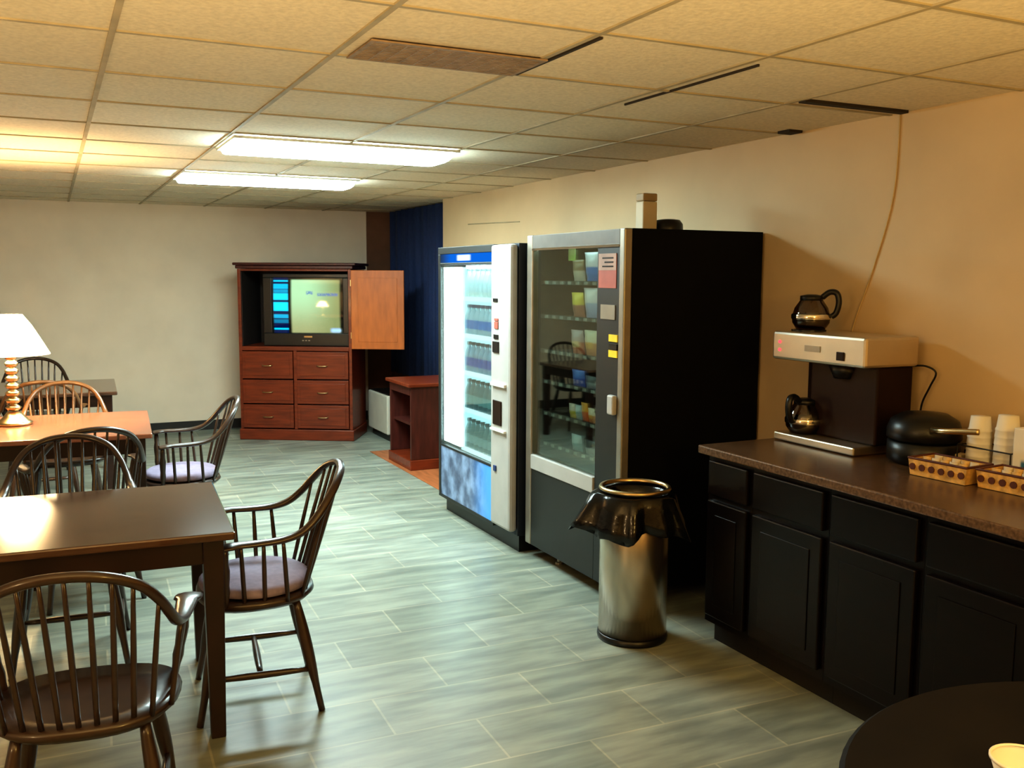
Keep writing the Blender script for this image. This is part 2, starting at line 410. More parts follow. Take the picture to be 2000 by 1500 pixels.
tv = thing('television', 'black tube television glowing green and blue inside the armoire', 'television', ac + Vector((0, 0, .916)), AR)
boxes('tv_case', [((-.33, -.215, 0.002), (.51, .05, .125)), ((-.33, -.215, .662), (.51, .05, .70)), ((-.33, -.215, .125), (-.245, .05, .662)), ((.455, -.215, .125), (.51, .05, .662)), ((-.245, -.10, .125), (.455, .05, .662))], M['black'], tv, .006)
boxes('tv_back', [((-.2, .051, .03), (.4, .24, .55))], M['black'], tv, .03)
bm = bmesh.new(); g = []
for j in range(13):
    row = []
    for i in range(17):
        a, b = -1 + i / 8, -1 + j / 6
        row.append(bm.verts.new((.105 + a * .349 , -.188 - .030 * (1 - .5 * (a * a + b * b)), .3935 + b * .267)))
    g.append(row)
for j in range(12):
    for i in range(16): bm.faces.new((g[j][i], g[j][i + 1], g[j + 1][i + 1], g[j + 1][i]))
ob('screen', bm, M['screen'], tv, True)
boxes('tv_button', [((.05 + .03 * k, -.219, .05), (.068 + .03 * k, -.2155, .06)) for k in range(3)], M['trim'], tv)
boxes('tv_badge', [((.07, -.2185, .085), (.15, -.2155, .10))], M['brass'], tv)

# ------------------------------------------------------------------ small cherry cabinet
t = thing('small_cabinet', 'small dark cherry open cabinet behind the drink machine', 'cabinet', (2.9, 7.52, .0045))
w, d, h = .29, .27, .72
boxes('side_panel', [((-w, -d, .085), (w, -d + .025, h - .03))], M['cherry_dk'], t, .003)
boxes('side_panel', [((-w, d - .025, .085), (w, d, h - .03))], M['cherry_dk'], t, .003)
boxes('back_panel', [((w - .02, -d + .025, .085), (w, d - .025, h - .03))], M['cavity'], t)
boxes('shelf', [((-w + .03, -d + .026, .36), (w - .021, d - .026, .38))], M['cherry_dk'], t)
boxes('cabinet_base', [((-w - .012, -d - .012, 0), (w, d + .012, .084))], M['cherry'], t, .006)
boxes('cabinet_top', [((-w - .03, -d - .03, h - .029), (w, d + .03, h))], M['cherry'], t, .006)
boxes('apron', [((-w, -d + .026, h - .10), (-w + .02, d - .026, h - .031))], M['cherry_dk'], t)

# ------------------------------------------------------------------ drink machine
X0, Y0, Y1 = 2.347, 4.80, 5.965; XB = 3.20; cy = (Y0 + Y1) / 2
dm = thing('drink_machine', 'brightly lit blue and grey drink vending machine along the right wall', 'vending machine', (X0, cy, 0))
a, b = Y0 - cy, Y1 - cy; dx = XB - X0
boxes('cabinet_shell', [((.03, a, .10), (dx, a + .03, 1.79)), ((.03, b - .03, .10), (dx, b, 1.79)), ((dx - .03, a + .03, .10), (dx, b - .03, 1.79)), ((.03, a + .03, 1.76), (dx - .03, b - .03, 1.79)), ((.03, a + .03, .10), (dx - .03, b - .03, .14))], M['navy'], dm, .004)
boxes('kick_plate', [((.05, a + .02, .0), (dx - .02, b - .02, .098))], M['black'], dm)
yw = 5.075 - cy                           # boundary of glass and coin panel
boxes('door_frame', [((0, yw, 1.745), (.029, b, 1.79)), ((0, b - .035, .12), (.029, b, 1.745)), ((0, yw, .455), (.029, b - .035, .47)), ((0, yw, 1.675), (.029, b - .035, 1.688)), ((0, yw, .10), (.029, b, .12))], M['charcoal'], dm, .003)
boxes('sign_panel', [((.004, yw, 1.69), (.026, b - .036, 1.744))], M['sign'], dm)
boxes('lower_panel', [((.004, yw, .121), (.026, b - .036, .454))], M['graphic'], dm)
boxes('window_glass', [((.008, yw + .001, .472), (.014, b - .037, 1.673))], M['glassclear'], dm)
boxes('interior_back', [((.42, yw - .02, .47), (.43, b - .031, 1.70))], emit('lit_interior', (.38, .88, 1.), 2.6), dm)
boxes('light_panel', [((.022, b - .33, .49), (.032, b - .05, 1.66))], emit('tube_light_panel', (.72, .97, 1.), 13.), dm)
boxes('side_panel', [((.034, b - .342, .49), (.41, b - .332, 1.66))], emit('side_fill_glow', (.45, .92, 1.), 2.2), dm)  # added glowing wall that fills the dark gap behind the light panel
boxes('fill_tube', [((.032, yw - .035, .50), (.05, yw - .012, 1.66))], emit('fill_tube', (.72, .97, 1.), 30.), dm)  # added tube hidden behind the coin panel, brightens the bottle fronts
boxes('light_tube', [((.05, yw + .02, 1.65), (.09, b - .36, 1.67))], emit('top_tube', (.7, .95, 1.), 22.), dm)
shz = (1.47, 1.235, .997, .757, .500)
for z in shz:
    s = boxes('shelf', [((.030, yw + .005, z - .022), (.41, b - .345, z - .002))], M['white'], dm)
    boxes('price_strip', [((.022, yw + .005, z - .024), (.0295, b - .345, z + .004))], emit('lit_strip_%d' % (z * 100), (.62, .95, 1.), 2.2), s)
# coin panel, proud and rounded
boxes('coin_panel', [((-.022, a + .004, .125), (.029, yw - .002, 1.785))], M['grey_panel'], dm, .018)
py = (a + yw) / 2
boxes('notice_sticker', [((-.0245, py - .05, 1.63), (-.0222, py + .09, 1.755))], M['white'], dm)
boxes('coin_slot', [((-.027, py + .03, 1.455), (-.0222, py + .09, 1.475))], M['black'], dm)
boxes('keypad', [((-.028, py + .02, 1.30), (-.0222, py + .07, 1.34)), ((-.028, py + .02, 1.345), (-.0222, py + .07, 1.36))], M['red_label'], dm, .001)
boxes('bill_slot', [((-.030, py + .01, 1.16), (-.0222, py + .09, 1.225))], M['black'], dm, .002)
boxes('display', [((-.027, py + .02, 1.24), (-.0222, py + .08, 1.265))], M['black'], dm)
boxes('coin_return', [((-.030, py - .03, .735), (-.0222, py + .085, .88))], M['brewer'], dm, .004)
boxes('ledge', [((-.040, py - .09, .965), (-.0222, py + .10, .985))], M['white'], dm, .003)
boxes('ledge', [((-.040, py - .09, .70), (-.0222, py + .10, .715))], M['white'], dm, .003)
boxes('lock', [((-.030, py + .04, .455), (-.0222, py + .075, .49))], col('lock_blue', (.01, .03, .12)), dm, .003)

def bottle_proto(i, cap, body, lab):
    t = thing('drink_bottle', 'x', 'bottle', (0, 0, 0), 0, 'bottles in the drink machine')
    bm = bmesh.new(); lathe(bm, [(0, 0), (.026, 0), (.029, .006), (.029, .10), (.027, .115), (.013, .155), (.011, .168), (0, .168)], seg=14); ob('bottle_body', bm, body, t, True)
    bm = bmesh.new(); lathe(bm, [(0, .168), (.0145, .1685), (.0145, .188), (0, .188)], seg=12); ob('cap', bm, cap, t)
    bm = bmesh.new(); lathe(bm, [(.0297, .035), (.0297, .09)], seg=14); ob('bottle_label', bm, lab, t, True)
    return t
BC = [(col('capgrey', (.25, .33, .36)), col('pale', (.62, .80, .82)), col('paleblue', (.55, .75, .85)), 'pale capped'),
      (col('capnavy', (.02, .05, .16)), col('water', (.35, .55, .66)), col('labblue', (.02, .20, .62)), 'blue labelled'),
      (col('capdark', (.03, .04, .07)), col('water2', (.28, .45, .60)), col('labviolet', (.08, .14, .55)), 'dark-capped blue'),
      (col('capblack', (.02, .03, .03)), col('greyclear', (.16, .27, .29)), col('labteal', (.28, .55, .58)), 'grey'),
      (col('capgreen', (.04, .07, .07)), col('clear', (.22, .38, .40)), col('labpale', (.45, .70, .75)), 'clear')]
ORD = ['first', 'second', 'third', 'fourth', 'fifth', 'sixth', 'seventh', 'eighth']
SH = ['top', 'second', 'third', 'fourth', 'bottom']
for r, z in enumerate(shz):
    proto = None
    for k in range(7):
        y = 5.583 - .071 * k; loc = (X0 + .064, y, z)
        lb = '%s drink bottle, %s from the left on the %s shelf of the drink machine' % (BC[r][3], ORD[k], SH[r])
        if proto is None: proto = bottle_proto(r, *BC[r][:3]); proto.location = loc; proto['label'] = lb
        else: dup(proto, loc, 0, lb)

# ------------------------------------------------------------------ snack machine
X0, Y0, Y1 = 2.408, 3.757, 4.764; XB = 3.225; cy = (Y0 + Y1) / 2
sm = thing('snack_machine', 'tall black snack vending machine with glass front beside the counter', 'vending machine', (X0, cy, 0))
a, b = Y0 - cy, Y1 - cy; dx = XB - X0
boxes('cabinet_shell', [((.045, a, .075), (dx, a + .03, 1.83)), ((.045, b - .03, .075), (dx, b, 1.83)), ((dx - .03, a + .03, .075), (dx, b - .03, 1.83)), ((.045, a + .03, 1.80), (dx - .03, b - .03, 1.83)), ((.045, a + .03, .075), (dx - .03, b - .03, .12))], M['blackmat'], sm)
for lx in (.09, dx - .09):
    for ly in (a + .08, b - .25):
        bm = bmesh.new(); lathe(bm, [(0, 0), (.022, 0), (.022, .012), (.012, .016), (.012, .074), (0, .074)], (lx, ly, 0), 12); ob('foot', bm, M['trim'], sm)
g0, g1 = 4.005 - cy, 4.70 - cy
boxes('door_frame', [((0, a, .075), (.044, a + .045, 1.83))], M['trim'], sm, .006)
boxes('door_frame', [((0, g1, .075), (.044, b, 1.83))], M['trim'], sm, .006)
boxes('header_panel', [((.002, a + .046, 1.757), (.044, g1 - .001, 1.828))], pbr('header_grey', (.12, .105, .09), .45, .3), sm, .002)
boxes('header_trim', [((-.002, a + .046, 1.745), (.03, g1 - .001, 1.7565))], M['chrome'], sm)
boxes('window_glass', [((.012, g0, .61), (.018, g1 - .001, 1.744))], M['glassdark'], sm)
boxes('control_column', [((.004, a + .046, .075), (.044, g0 - .001, 1.744))], M['charcoal'], sm, .002)
boxes('lower_panel', [((.004, g0, .075), (.044, g1 - .001, .517))], M['charcoal'], sm, .002)
boxes('delivery_flap', [((-.004, g0 + .005, .520), (.040, g1 - .006, .602))], M['grey_panel'], sm, .004)
boxes('interior_lining', [((.60, a + .2, .60), (.61, b - .031, 1.79)), ((.05, b - .045, .61), (.60, b - .0305, 1.79)), ((.05, a + .20, .61), (.60, a + .21, 1.79)), ((.046, a + .21, .603), (.60, b - .046, .61))], pbr('dark_lining', (.010, .014, .013), .5), sm)
boxes('light_tube', [((.06, g0 + .06, 1.752), (.085, g1 - .06, 1.772))], emit('snack_tube', (.7, 1., .95), 6.), sm)
boxes('side_tube', [((.06, g0 - .03, .72), (.078, g0 - .012, 1.70))], emit('snack_side_tube', (.85, 1., .95), 9.), sm)
cyl = a + .046; ccy = (a + .046 + g0) / 2
n_ = boxes('price_notice', [((.0015, ccy - .075, 1.55), (.0038, ccy + .085, 1.715))], M['red_label'], sm)
boxes('notice_header', [((.0005, ccy - .075, 1.635), (.0014, ccy + .085, 1.715))], pbr('notice_pink', (.42, .26, .20), .6), n_)
boxes('notice_line', [((-.0003, ccy - .05, 1.65 + .02 * k), (.0004, ccy + .05 - .02 * (k % 2), 1.657 + .02 * k)) for k in range(3)], M['brewer'], n_)
boxes('coin_plate', [((.000, ccy - .07, 1.40), (.0038, ccy + .06, 1.47))], M['trim'], sm)
for z in (1.295, 1.22): boxes('selection_tag', [((-.002, a + .05, z), (.0038, a + .125, z + .034))], M['yellow'], sm)
boxes('bill_slot', [((-.004, a + .05, 1.255), (.0038, a + .12, 1.285))], M['black'], sm)
boxes('lock_handle', [((-.024, a + .045, .945), (.0038, a + .10, 1.04))], M['grey_panel'], sm, .008)
tz = (1.575, 1.388, 1.195, 1.024, .846, .674)
for z in tz:
    s = boxes('tray', [((.07, a + .215, z - .012), (.58, b - .05, z - .004))], M['charcoal'], sm)
    boxes('price_strip', [((.063, a + .215, z - .016), (.069, b - .05, z + .006))], pbr('strip_dark', (.05, .055, .055), .3), s)
    bm = bmesh.new()
    for k in range(8):
        yy = a + .27 + .085 * k
        box(bm, (.0605, yy, z - .013), (.0628, yy + .035, z + .003))
    ob('price_tag', bm, pbr('tag_white', (.5, .55, .52), .4), s)

def pillow(w, h, th):
    bm = bmesh.new(); F = []; Bk = []
    n, m_ = 8, 10
    for j in range(m_ + 1):
        f = []; k = []
        for i in range(n + 1):
            p, q = -1 + 2 * i / n, j / m_
            d = th * (1 - abs(p) ** 2.5) * max(0, math.sin(PI * min(1, max(0, (q - .07) / .86)))) ** .55
            sx = w / 2 * (1 - .06 * math.sin(PI * q))
            f.append(bm.verts.new((-d - .001, p * sx, q * h))); k.append(bm.verts.new((d + .001, p * sx, q * h)))
        F.append(f); Bk.append(k)
    for G in (F, Bk):
        for j in range(m_):
            for i in range(n): bm.faces.new((G[j][i], G[j][i + 1], G[j + 1][i + 1], G[j + 1][i]))
    for j in range(m_):
        for i in (0, n): bm.faces.new((F[j][i], Bk[j][i], Bk[j + 1][i], F[j + 1][i]))
    for i in range(n):
        for j in (0, m_): bm.faces.new((F[j][i], F[j][i + 1], Bk[j][i + 1], Bk[j][i]))
    return bm

def m_pack(name, c1, c2, c3=None):
    m, nt, o = new_mat(name); b = N(nt, 'ShaderNodeBsdfPrincipled'); tc, u_, v_, w_ = gen(nt)
    c = mixc(nt, w_.ss(.48, .56), c1, c2)
    if c3: c = mixc(nt, w_.band(.30, .55, .03) * v_.band(.2, .8, .05), c, c3)
    nt.links.new(c, b.inputs['Base Color']); b.inputs['Roughness'].default_value = .3
    nt.links.new(c, b.inputs['Emission Color']); b.inputs['Emission Strength'].default_value = .22  # slight self-glow brightens the packs, standing in for light on them
    nt.links.new(b.outputs[0], o.inputs[0]); return m

def snack(name, y, z, w, h, th, mat, label, dxx=.11, lean=-.12):
    bm = pillow(w * 1.25, h * 1.05, th)
    bmesh.ops.rotate(bm, verts=bm.verts[:], cent=(0, 0, 0), matrix=Matrix.Rotation(lean, 3, 'Y'))
    o = ob(name, bm, mat, smooth=True); o.location = (X0 + dxx, y, z - .003)
    return tag(o, label, 'snack', 'snacks in the vending machine')
P = dict(whiteblue=m_pack('pk_whiteblue', (.08, .28, .75), (.85, .9, .95)), tan=m_pack('pk_tan', (.65, .62, .5), (.30, .22, .12)),
         white=m_pack('pk_white', (.45, .55, .75), (.9, .9, .88)), redgold=m_pack('pk_redgold', (.45, .2, .12), (.85, .7, .1)),
         orange=m_pack('pk_orange', (.6, .28, .10), (.80, .78, .55), (.75, .45, .1)), red=m_pack('pk_red', (.55, .16, .06), (.50, .42, .40), (.8, .6, .3)),
         blue=m_pack('pk_blue', (.03, .10, .45), (.10, .22, .6)), grey=m_pack('pk_grey', (.30, .36, .36), (.12, .14, .14)),
         green=m_pack('pk_green', (.45, .65, .15), (.6, .75, .3)), candy=m_pack('pk_candy', (.75, .18, .04), (.8, .4, .05)),
         yel=m_pack('pk_yel', (.6, .55, .1), (.75, .7, .55)), glassy=m_pack('pk_glassy', (.25, .42, .42), (.45, .6, .6)))
YA, YC = 4.355, 4.212
snack('snack_bag', YA, tz[0], .095, .115, .022, P['tan'], 'brown snack bag with pale foot, left one on the top row of the snack machine')
snack('snack_bag', YC, tz[0], .105, .150, .026, P['whiteblue'], 'tall white and blue snack bag, right one on the top row of the snack machine')
snack('snack_bag', YA, tz[1], .095, .130, .024, P['redgold'], 'brown snack bag with yellow top on the second row of the snack machine')
snack('snack_bag', YC, tz[1], .110, .155, .026, P['white'], 'big white snack bag on the second row of the snack machine')
snack('snack_bag', YA, tz[2], .100, .125, .026, P['red'], 'red snack bag with pale grey top on third row of the snack machine')
snack('snack_bag', YC, tz[2], .100, .130, .026, P['orange'], 'orange snack bag with cream top on the third row of the snack machine')
snack('snack_bag', YA - .01, tz[3], .105, .085, .020, P['blue'], 'blue snack packet on the fourth row of the snack machine')
snack('snack_bag', YC, tz[3], .095, .065, .018, P['grey'], 'grey snack packet on the fourth row beside the blue packet')
for k, (pk, lb) in enumerate((('yel', 'yellow candy packet, leftmost on the fifth row of the snack machine'), ('glassy', 'pale green candy packet, second from the left on the fifth row of the snack machine'),
                              ('candy', 'orange red candy packet, third from the left on the fifth row of the snack machine'), ('orange', 'tan and orange candy packet, rightmost on the fifth row of the snack machine'))):
    snack('candy_packet', 4.41 - .068 * k, tz[4], .05, .075 + .02 * (k == 2), .014, P[pk], lb)
snack('snack_cup', YA, tz[5], .085, .085, .02, P['glassy'], 'clear pale snack pack, left one on the bottom row of the snack machine')
snack('snack_cup', YC, tz[5], .085, .075, .02, P['grey'], 'grey snack pack, right one on the bottom row of the snack machine')
o = boxes('hanging_tag', [((X0 + .062, 4.33, 1.685), (X0 + .066, 4.40, 1.742))], P['green']); tag(o, 'pale green tag hanging at the top inside the snack machine glass', 'tag')
o.location = (0, 0, .002)

# items on top of snack machine
t = thing('spray_can', 'tall cream coloured carton standing on top of the snack machine', 'carton', (2.755, 4.1, 1.8305))
t.name = 'tall_carton'
boxes('carton_body', [((-.043, -.035, 0), (.043, .035, .155))], M['cream'], t, .006)
boxes('carton_lid', [((-.043, -.035, .156), (.043, .035, .195))], pbr('carton_lid', (.40, .29, .16), .6), t, .006)
bm = bmesh.new(); lathe(bm, [(0, 0), (.075, 0), (.078, .01), (.076, .045), (.06, .066), (.03, .07), (0, .07)], seg=28)
o = ob('round_cap', bm, M['black'], smooth=True); o.location = (2.89, 4.1, 1.8305); o.name = 'black_tub'
tag(o, 'low black rounded tub on top of the snack machine beside the cream carton', 'tub')

# ------------------------------------------------------------------ trash can
t = thing('trash_can', 'round stainless steel trash can with black liner in front of the snack machine', 'trash can', (2.285, 3.445, 0))
r = .152
bm = bmesh.new(); lathe(bm, [(0, .012), (r, .012), (r, .60), (r - .004, .605)], seg=48); ob('can_body', bm, M['steel'], t, True).data.polygons[0].use_smooth = True
bm = bmesh.new(); lathe(bm, [(0, 0), (r + .004, 0), (r + .006, .01), (r + .004, .026), (r + .0005, .028)], seg=48); ob('can_base', bm, M['black'], t, True)
bm = bmesh.new(); lathe(bm, [(r - .012, .673), (r + .002, .671), (r + .008, .679), (r + .004, .688), (r - .006, .690), (r - .013, .682), (r - .012, .673)], seg=48); ob('rim_ring', bm, M['brass'], t, True)
bm = bmesh.new(); seg = 64; rings = []
prof = [(r - .03, .40), (r - .022, .60), (r - .016, .655), (r + .004, .668), (r + .022, .655), (r + .030, .60), (r + .045, .54), (r + .052, .495)]
for i, (rr, z) in enumerate(prof):
    ring = []
    for k in range(seg):
        an = 2 * PI * k / seg; q = max(0, i - 3) / 4
        fl = .02 * math.sin(5 * an + 1) + .012 * math.sin(11 * an) + .008 * math.sin(17 * an + .5)
        lobe = .085 * max(0, math.cos(an - R(165))) ** 6 + .05 * max(0, math.cos(an - R(-35))) ** 6
        rad = rr + q * (fl + lobe) ; zz = z + q * (.020 * math.sin(4 * an + 2) + .012 * math.sin(9 * an))
        ring.append(bm.verts.new((rad * math.cos(an), rad * math.sin(an), zz)))
    rings.append(ring)
for A, B in zip(rings, rings[1:]):
    for k in range(seg): bm.faces.new((A[k], A[(k + 1) % seg], B[(k + 1) % seg], B[k]))
o = ob('bin_liner', bm, M['bag'], t, True); sd = o.modifiers.new('thick', 'SOLIDIFY'); sd.thickness = .002
bm = bmesh.new(); lathe(bm, [(0, .45), (r - .032, .45)], seg=32); ob('liner_inside', bm, M['blackmat'], t)

# ------------------------------------------------------------------ counter and base cabinets
CX = 2.491; CY = 3.274; CZ = .884
boxes('countertop', [((CX, -.2, CZ - .036), (XW - .001, CY, CZ))], M['counter'], bevel=.006)
tag(bpy.data.objects['countertop'], 'long brown laminate countertop along the right wall', 'countertop')
cabs = [(3.255, 2.965), (2.965, 2.54), (2.54, 2.115), (2.115, 1.69), (1.69, 1.265)]
cl = ['espresso base cabinet under the counter, the narrow one beside the trash can', 'espresso base cabinet under the counter, second from the trash can',
      'espresso base cabinet under the counter, third from the trash can', 'espresso base cabinet under the counter, fourth from the trash can', 'espresso base cabinet under the counter, nearest one behind the round table']
for i, (y1, y0) in enumerate(cabs):
    t = thing('base_cabinet', cl[i], 'cabinet', (CX + .03, (y0 + y1) / 2, 0), group='base cabinets under the counter')
    w = (y1 - y0) / 2 - .0008; F = .0
    boxes('cabinet_body', [((.02, -w, .10), (XW - CX - .035, w, CZ - .037))], M['cab'], t)
    boxes('toe_kick', [((.075, -w, 0), (XW - CX - .035, w, .099))], M['kick'], t)
    d = boxes('drawer', [((.0, -w + .018, .672), (.0195, w - .018, .822))], M['cab'], t, .006)
    d = boxes('door', [((.0, -w + .018, .135), (.0195, w - .018, .648)), ], M['cab'], t, .006)
    boxes('door_panel', [((-.004, -w + .075, .195), (-.0005, w - .075, .59))], M['cab'], d, .003)

# ------------------------------------------------------------------ coffee brewer
t = thing('coffee_brewer', 'steel and brown coffee brewer with two red lights on the counter', 'coffee maker', (2.885, 3.01, CZ))
boxes('brewer_base', [((0, -.235, .004), (.30, .235, .038))], M['steel_w'], t, .006)
boxes('brewer_head', [((0, -.275, .362), (.30, .265, .485))], M['steel_w'], t, .012)
boxes('brewer_column', [((.10, -.25, .039), (.30, .125, .361))], M['brewer'], t, .008)
boxes('brewer_column_back', [((.19, .126, .039), (.30, .235, .361))], M['brewer'], t, .004).name = 'rear_panel'
bm = bmesh.new(); lathe(bm, [(0, .30), (.05, .30), (.075, .361), (0, .361)], (.12, -.06, 0), 24); ob('brew_funnel', bm, M['black'], t, True)
for z in (.405, .440):
    bm = bmesh.new(); lathe(bm, [(0, 0), (.008, 0), (.006, .004), (0, .005)], seg=10)
    bmesh.ops.rotate(bm, verts=bm.verts[:], cent=(0, 0, 0), matrix=Matrix.Rotation(-PI / 2, 3, 'Y')); bmesh.ops.translate(bm, verts=bm.verts[:], vec=(-.0005, .215, z)); ob('indicator_light', bm, M['red_btn'], t)
boxes('switch', [((-.006, -.165, .385), (-.0005, -.125, .420))], M['brewer'], t, .002)
boxes('brand_plate', [((-.003, -.03, .41), (-.0005, .06, .435))], M['trim'], t).name = 'name_plate'
bm = bmesh.new(); lathe(bm, [(0, .4855), (.075, .4855), (.075, .492), (0, .492)], (.14, .19, 0), 28); ob('warmer_plate', bm, M['black'], t)
for sx in (.03, .27):
    for sy in (-.2, .2): pass
bm = bmesh.new(); sweep(bm, spline([(.30, -.235, .36), (.31, -.30, .365), (.325, -.34, .34), (.33, -.31, .28), (.335, -.27, .2), (.335, -.26, .08)]), lambda q: (.004, .004), 6); ob('power_cord', bm, M['wire'], t, True)

def carafe(loc, rz, label):
    t = thing('coffee_carafe', label, 'carafe', loc, rz, 'coffee carafes')
    bm = bmesh.new(); lathe(bm, [(0, .001), (.062, .001), (.080, .03), (.083, .055), (.072, .095), (.052, .125), (.045, .135)], seg=28); ob('glass_bowl', bm, M['carafe'], t, True)
    bm = bmesh.new(); lathe(bm, [(0, .006), (.058, .006), (.075, .03), (.078, .042), (0, .043)], seg=28); ob('coffee', bm, M['coffee'], t, True)
    bm = bmesh.new(); lathe(bm, [(.0845, .046), (.0855, .050), (.0855, .064), (.0835, .068)], seg=28); ob('steel_band', bm, M['chrome'], t, True)
    bm = bmesh.new(); lathe(bm, [(.046, .128), (.050, .130), (.050, .148), (.02, .155), (0, .155)], seg=24); ob('lid', bm, M['black'], t, True)
    bm = bmesh.new(); sweep(bm, spline([(.045, 0, .142), (.075, 0, .165), (.105, 0, .160), (.115, 0, .12), (.105, 0, .075), (.086, 0, .058)]), lambda q: (.016, .013), 8, lambda q: (0, 1, 0)); ob('handle', bm, M['black'], t, True)
carafe((3.035, 3.20, CZ + .4925), R(-50), 'glass coffee carafe with steel band sitting on top of the coffee brewer')
carafe((2.975, 3.15, CZ + .0385), R(-170), 'dark glass coffee carafe standing inside the coffee brewer on its base')

# ------------------------------------------------------------------ other counter things
t = thing('round_appliance', 'black round-lidded countertop appliance with long pale handle beside the coffee brewer', 'appliance', (3.06, 2.585, CZ))
t.name = 'waffle_maker'
bm = bmesh.new(); lathe(bm, [(0, .004), (.12, .004), (.135, .015), (.135, .085), (.12, .09), (0, .09)], seg=36); ob('appliance_base', bm, M['black'], t, True)
bm = bmesh.new(); lathe(bm, [(0, .092), (.125, .092), (.138, .10), (.138, .135), (.125, .17), (.085, .195), (0, .203)], seg=36); ob('appliance_lid', bm, M['black'], t, True)
bm = bmesh.new(); sweep(bm, spline([(-.08, -.10, .15), (-.12, -.17, .158), (-.12, -.26, .17), (-.115, -.33, .178)]), lambda q: (.011, .007), 10); ob('handle', bm, M['brass'], t, True)
boxes('hinge_block', [((.10, -.05, .05), (.145, .05, .15))], M['black'], t, .006)

def basket(loc, rz, label, w, d):
    t = thing('snack_basket', label, 'basket', loc, rz, 'wicker baskets on the counter')
    bm = bmesh.new()
    # tapered open tray: outer and inner walls
    def ring(hw, hd, z): return [bm.verts.new((sx * hd, sy * hw, z)) for sx, sy in ((-1, -1), (-1, 1), (1, 1), (1, -1))]
    a_, b_, c_, d_ = ring(w * .94, d * .94, .002), ring(w, d, .062), ring(w - .008, d - .008, .062), ring(w * .94 - .008, d * .94 - .008, .008)
    for P0, P1 in ((a_, b_), (b_, c_), (c_, d_)):
        for k in range(4): bm.faces.new((P0[k], P0[(k + 1) % 4], P1[(k + 1) % 4], P1[k]))
    bm.faces.new(a_[::-1]); bm.faces.new(d_)
    ob('tray', bm, M['wicker'], t)
    boxes('rim', [((-d - .003, -w - .003, .060), (-d + .007, w + .003, .068)), ((d - .007, -w - .003, .060), (d + .003, w + .003, .068)), ((-d + .007, -w - .003, .060), (d - .007, -w + .007, .068)), ((-d + .007, w - .007, .060), (d - .007, w + .003, .068))], M['wicker_dk'], t, .003)
    bm = bmesh.new(); n = int(w * 2 / .037)
    for k in range(n):
        yy = -w + (k + .5) * 2 * w / n
        lathe(bm, [(0, 0), (.0125, 0), (.0125, .004), (0, .004)], seg=10)
        vs = bm.verts[-22:] if False else list(bm.verts)[-22:]
        bmesh.ops.rotate(bm, verts=vs, cent=(0, 0, 0), matrix=Matrix.Rotation(-PI / 2, 3, 'Y')); bmesh.ops.translate(bm, verts=vs, vec=(-d * .978 - .0005, yy, .034))
    ob('woven_spots', bm, M['wicker_dk'], t)
    return t
basket((2.905, 2.335, CZ), R(4), 'wicker basket of packets on the counter, the one nearer the coffee brewer', .118, .075)
basket((2.945, 2.080, CZ), R(4), 'wicker basket of packets on the counter at the right edge of the photo', .118, .075)
sl = [('cream', 'cream'), ('white', 'white'), ('yellow', 'amber')]
for bi, (bx_, by_) in enumerate(((2.905, 2.335), (2.945, 2.080))):
    pk = None
    for i in range(2):
        for j in range(5):
            loc = (bx_ - .032 + .06 * i, by_ - .076 + .038 * j, CZ + .016)
            which = 'brewer-side' if bi == 0 else 'right-hand'
            lb = 'small pale packet, %s from the left in the %s row of the %s wicker basket' % (ORD[4 - j], 'front' if i == 0 else 'back', which)
            bm = pillow(.034, .052, .012)
            o = ob('condiment_packet', bm, M['cream'] if (i + j) % 2 else M['wicker'], smooth=True)
            o.location = loc; o.rotation_euler = (0, R(8), R(4)); tag(o, lb, 'packet', 'packets in the wicker baskets')

def cup_stack(loc, h, label):
    bm = bmesh.new(); n = 6; pr = [(0, h)]
    pr += [(.034, h), (.039, h - .045)]
    for k in range(n):
        z = h - .05 - k * (h - .056) / n; pr += [(.0425 + k * .0007, z), (.0425 + k * .0007, z - .006), (.0412 + k * .0007, z - .008)]
    pr += [(.047, .0), (0, 0)]
    lathe(bm, pr, seg=24); o = ob('cup_stack', bm, M['foam'], smooth=True); o.location = loc
    tag(o, label, 'cups', 'stacks of foam cups')
    return o
cup_stack((3.095, 2.365, CZ + .012), .20, 'upside-down stack of white foam cups, the left one behind the baskets')
cup_stack((3.115, 2.266, CZ + .012), .215, 'upside-down stack of white foam cups, the right one beside the printed box')
t = thing('wire_caddy', 'low black wire caddy holding the foam cups on the counter', 'caddy', (3.11, 2.31, CZ))
bm = bmesh.new()
for z in (.10,):
    P_ = [Vector((-.062, -.11, z)), Vector((-.062, .11, z)), Vector((.062, .11, z)), Vector((.062, -.11, z))]
    for k in range(4): rod(bm, P_[k], P_[(k + 1) % 4], .0028)
for x_ in (-.062, .062):
    for y_ in (-.11, .11): rod(bm, (x_, y_, .001), (x_, y_, .10), .0028)
ob('wire_frame', bm, M['wire'], t)
boxes('caddy_base', [((-.065, -.113, .002), (.065, .113, .009))], M['wire'], t)
o = boxes('cup_box', [((-.03, -.067, 0), (.03, .067, .197))], M['bluebox'], bevel=.004); o.location = (3.075, 2.125, CZ + .001); o.name = 'printed_box'
tag(o, 'white box with dark blue print at the right edge behind the baskets', 'box')
o = boxes('sugar_box', [((-.025, -.028, 0), (.025, .028, .055))], M['cream'], bevel=.003); o.location = (3.13, 2.54 - .03, CZ + .001); o.rotation_euler = (0, 0, R(5)); o.name = 'small_carton'
o.location = (3.165, 2.475 - .02, CZ + .001) if False else (3.10, 2.425 + .03 - .0, CZ + .001)
tag(o, 'small pale carton between the black appliance and the foam cups', 'carton')
o = boxes('dark_carton', [((-.022, -.024, 0), (.022, .024, .062))], M['brewer'], bevel=.003); o.location = (3.035 + .145, 2.455, CZ + .001)
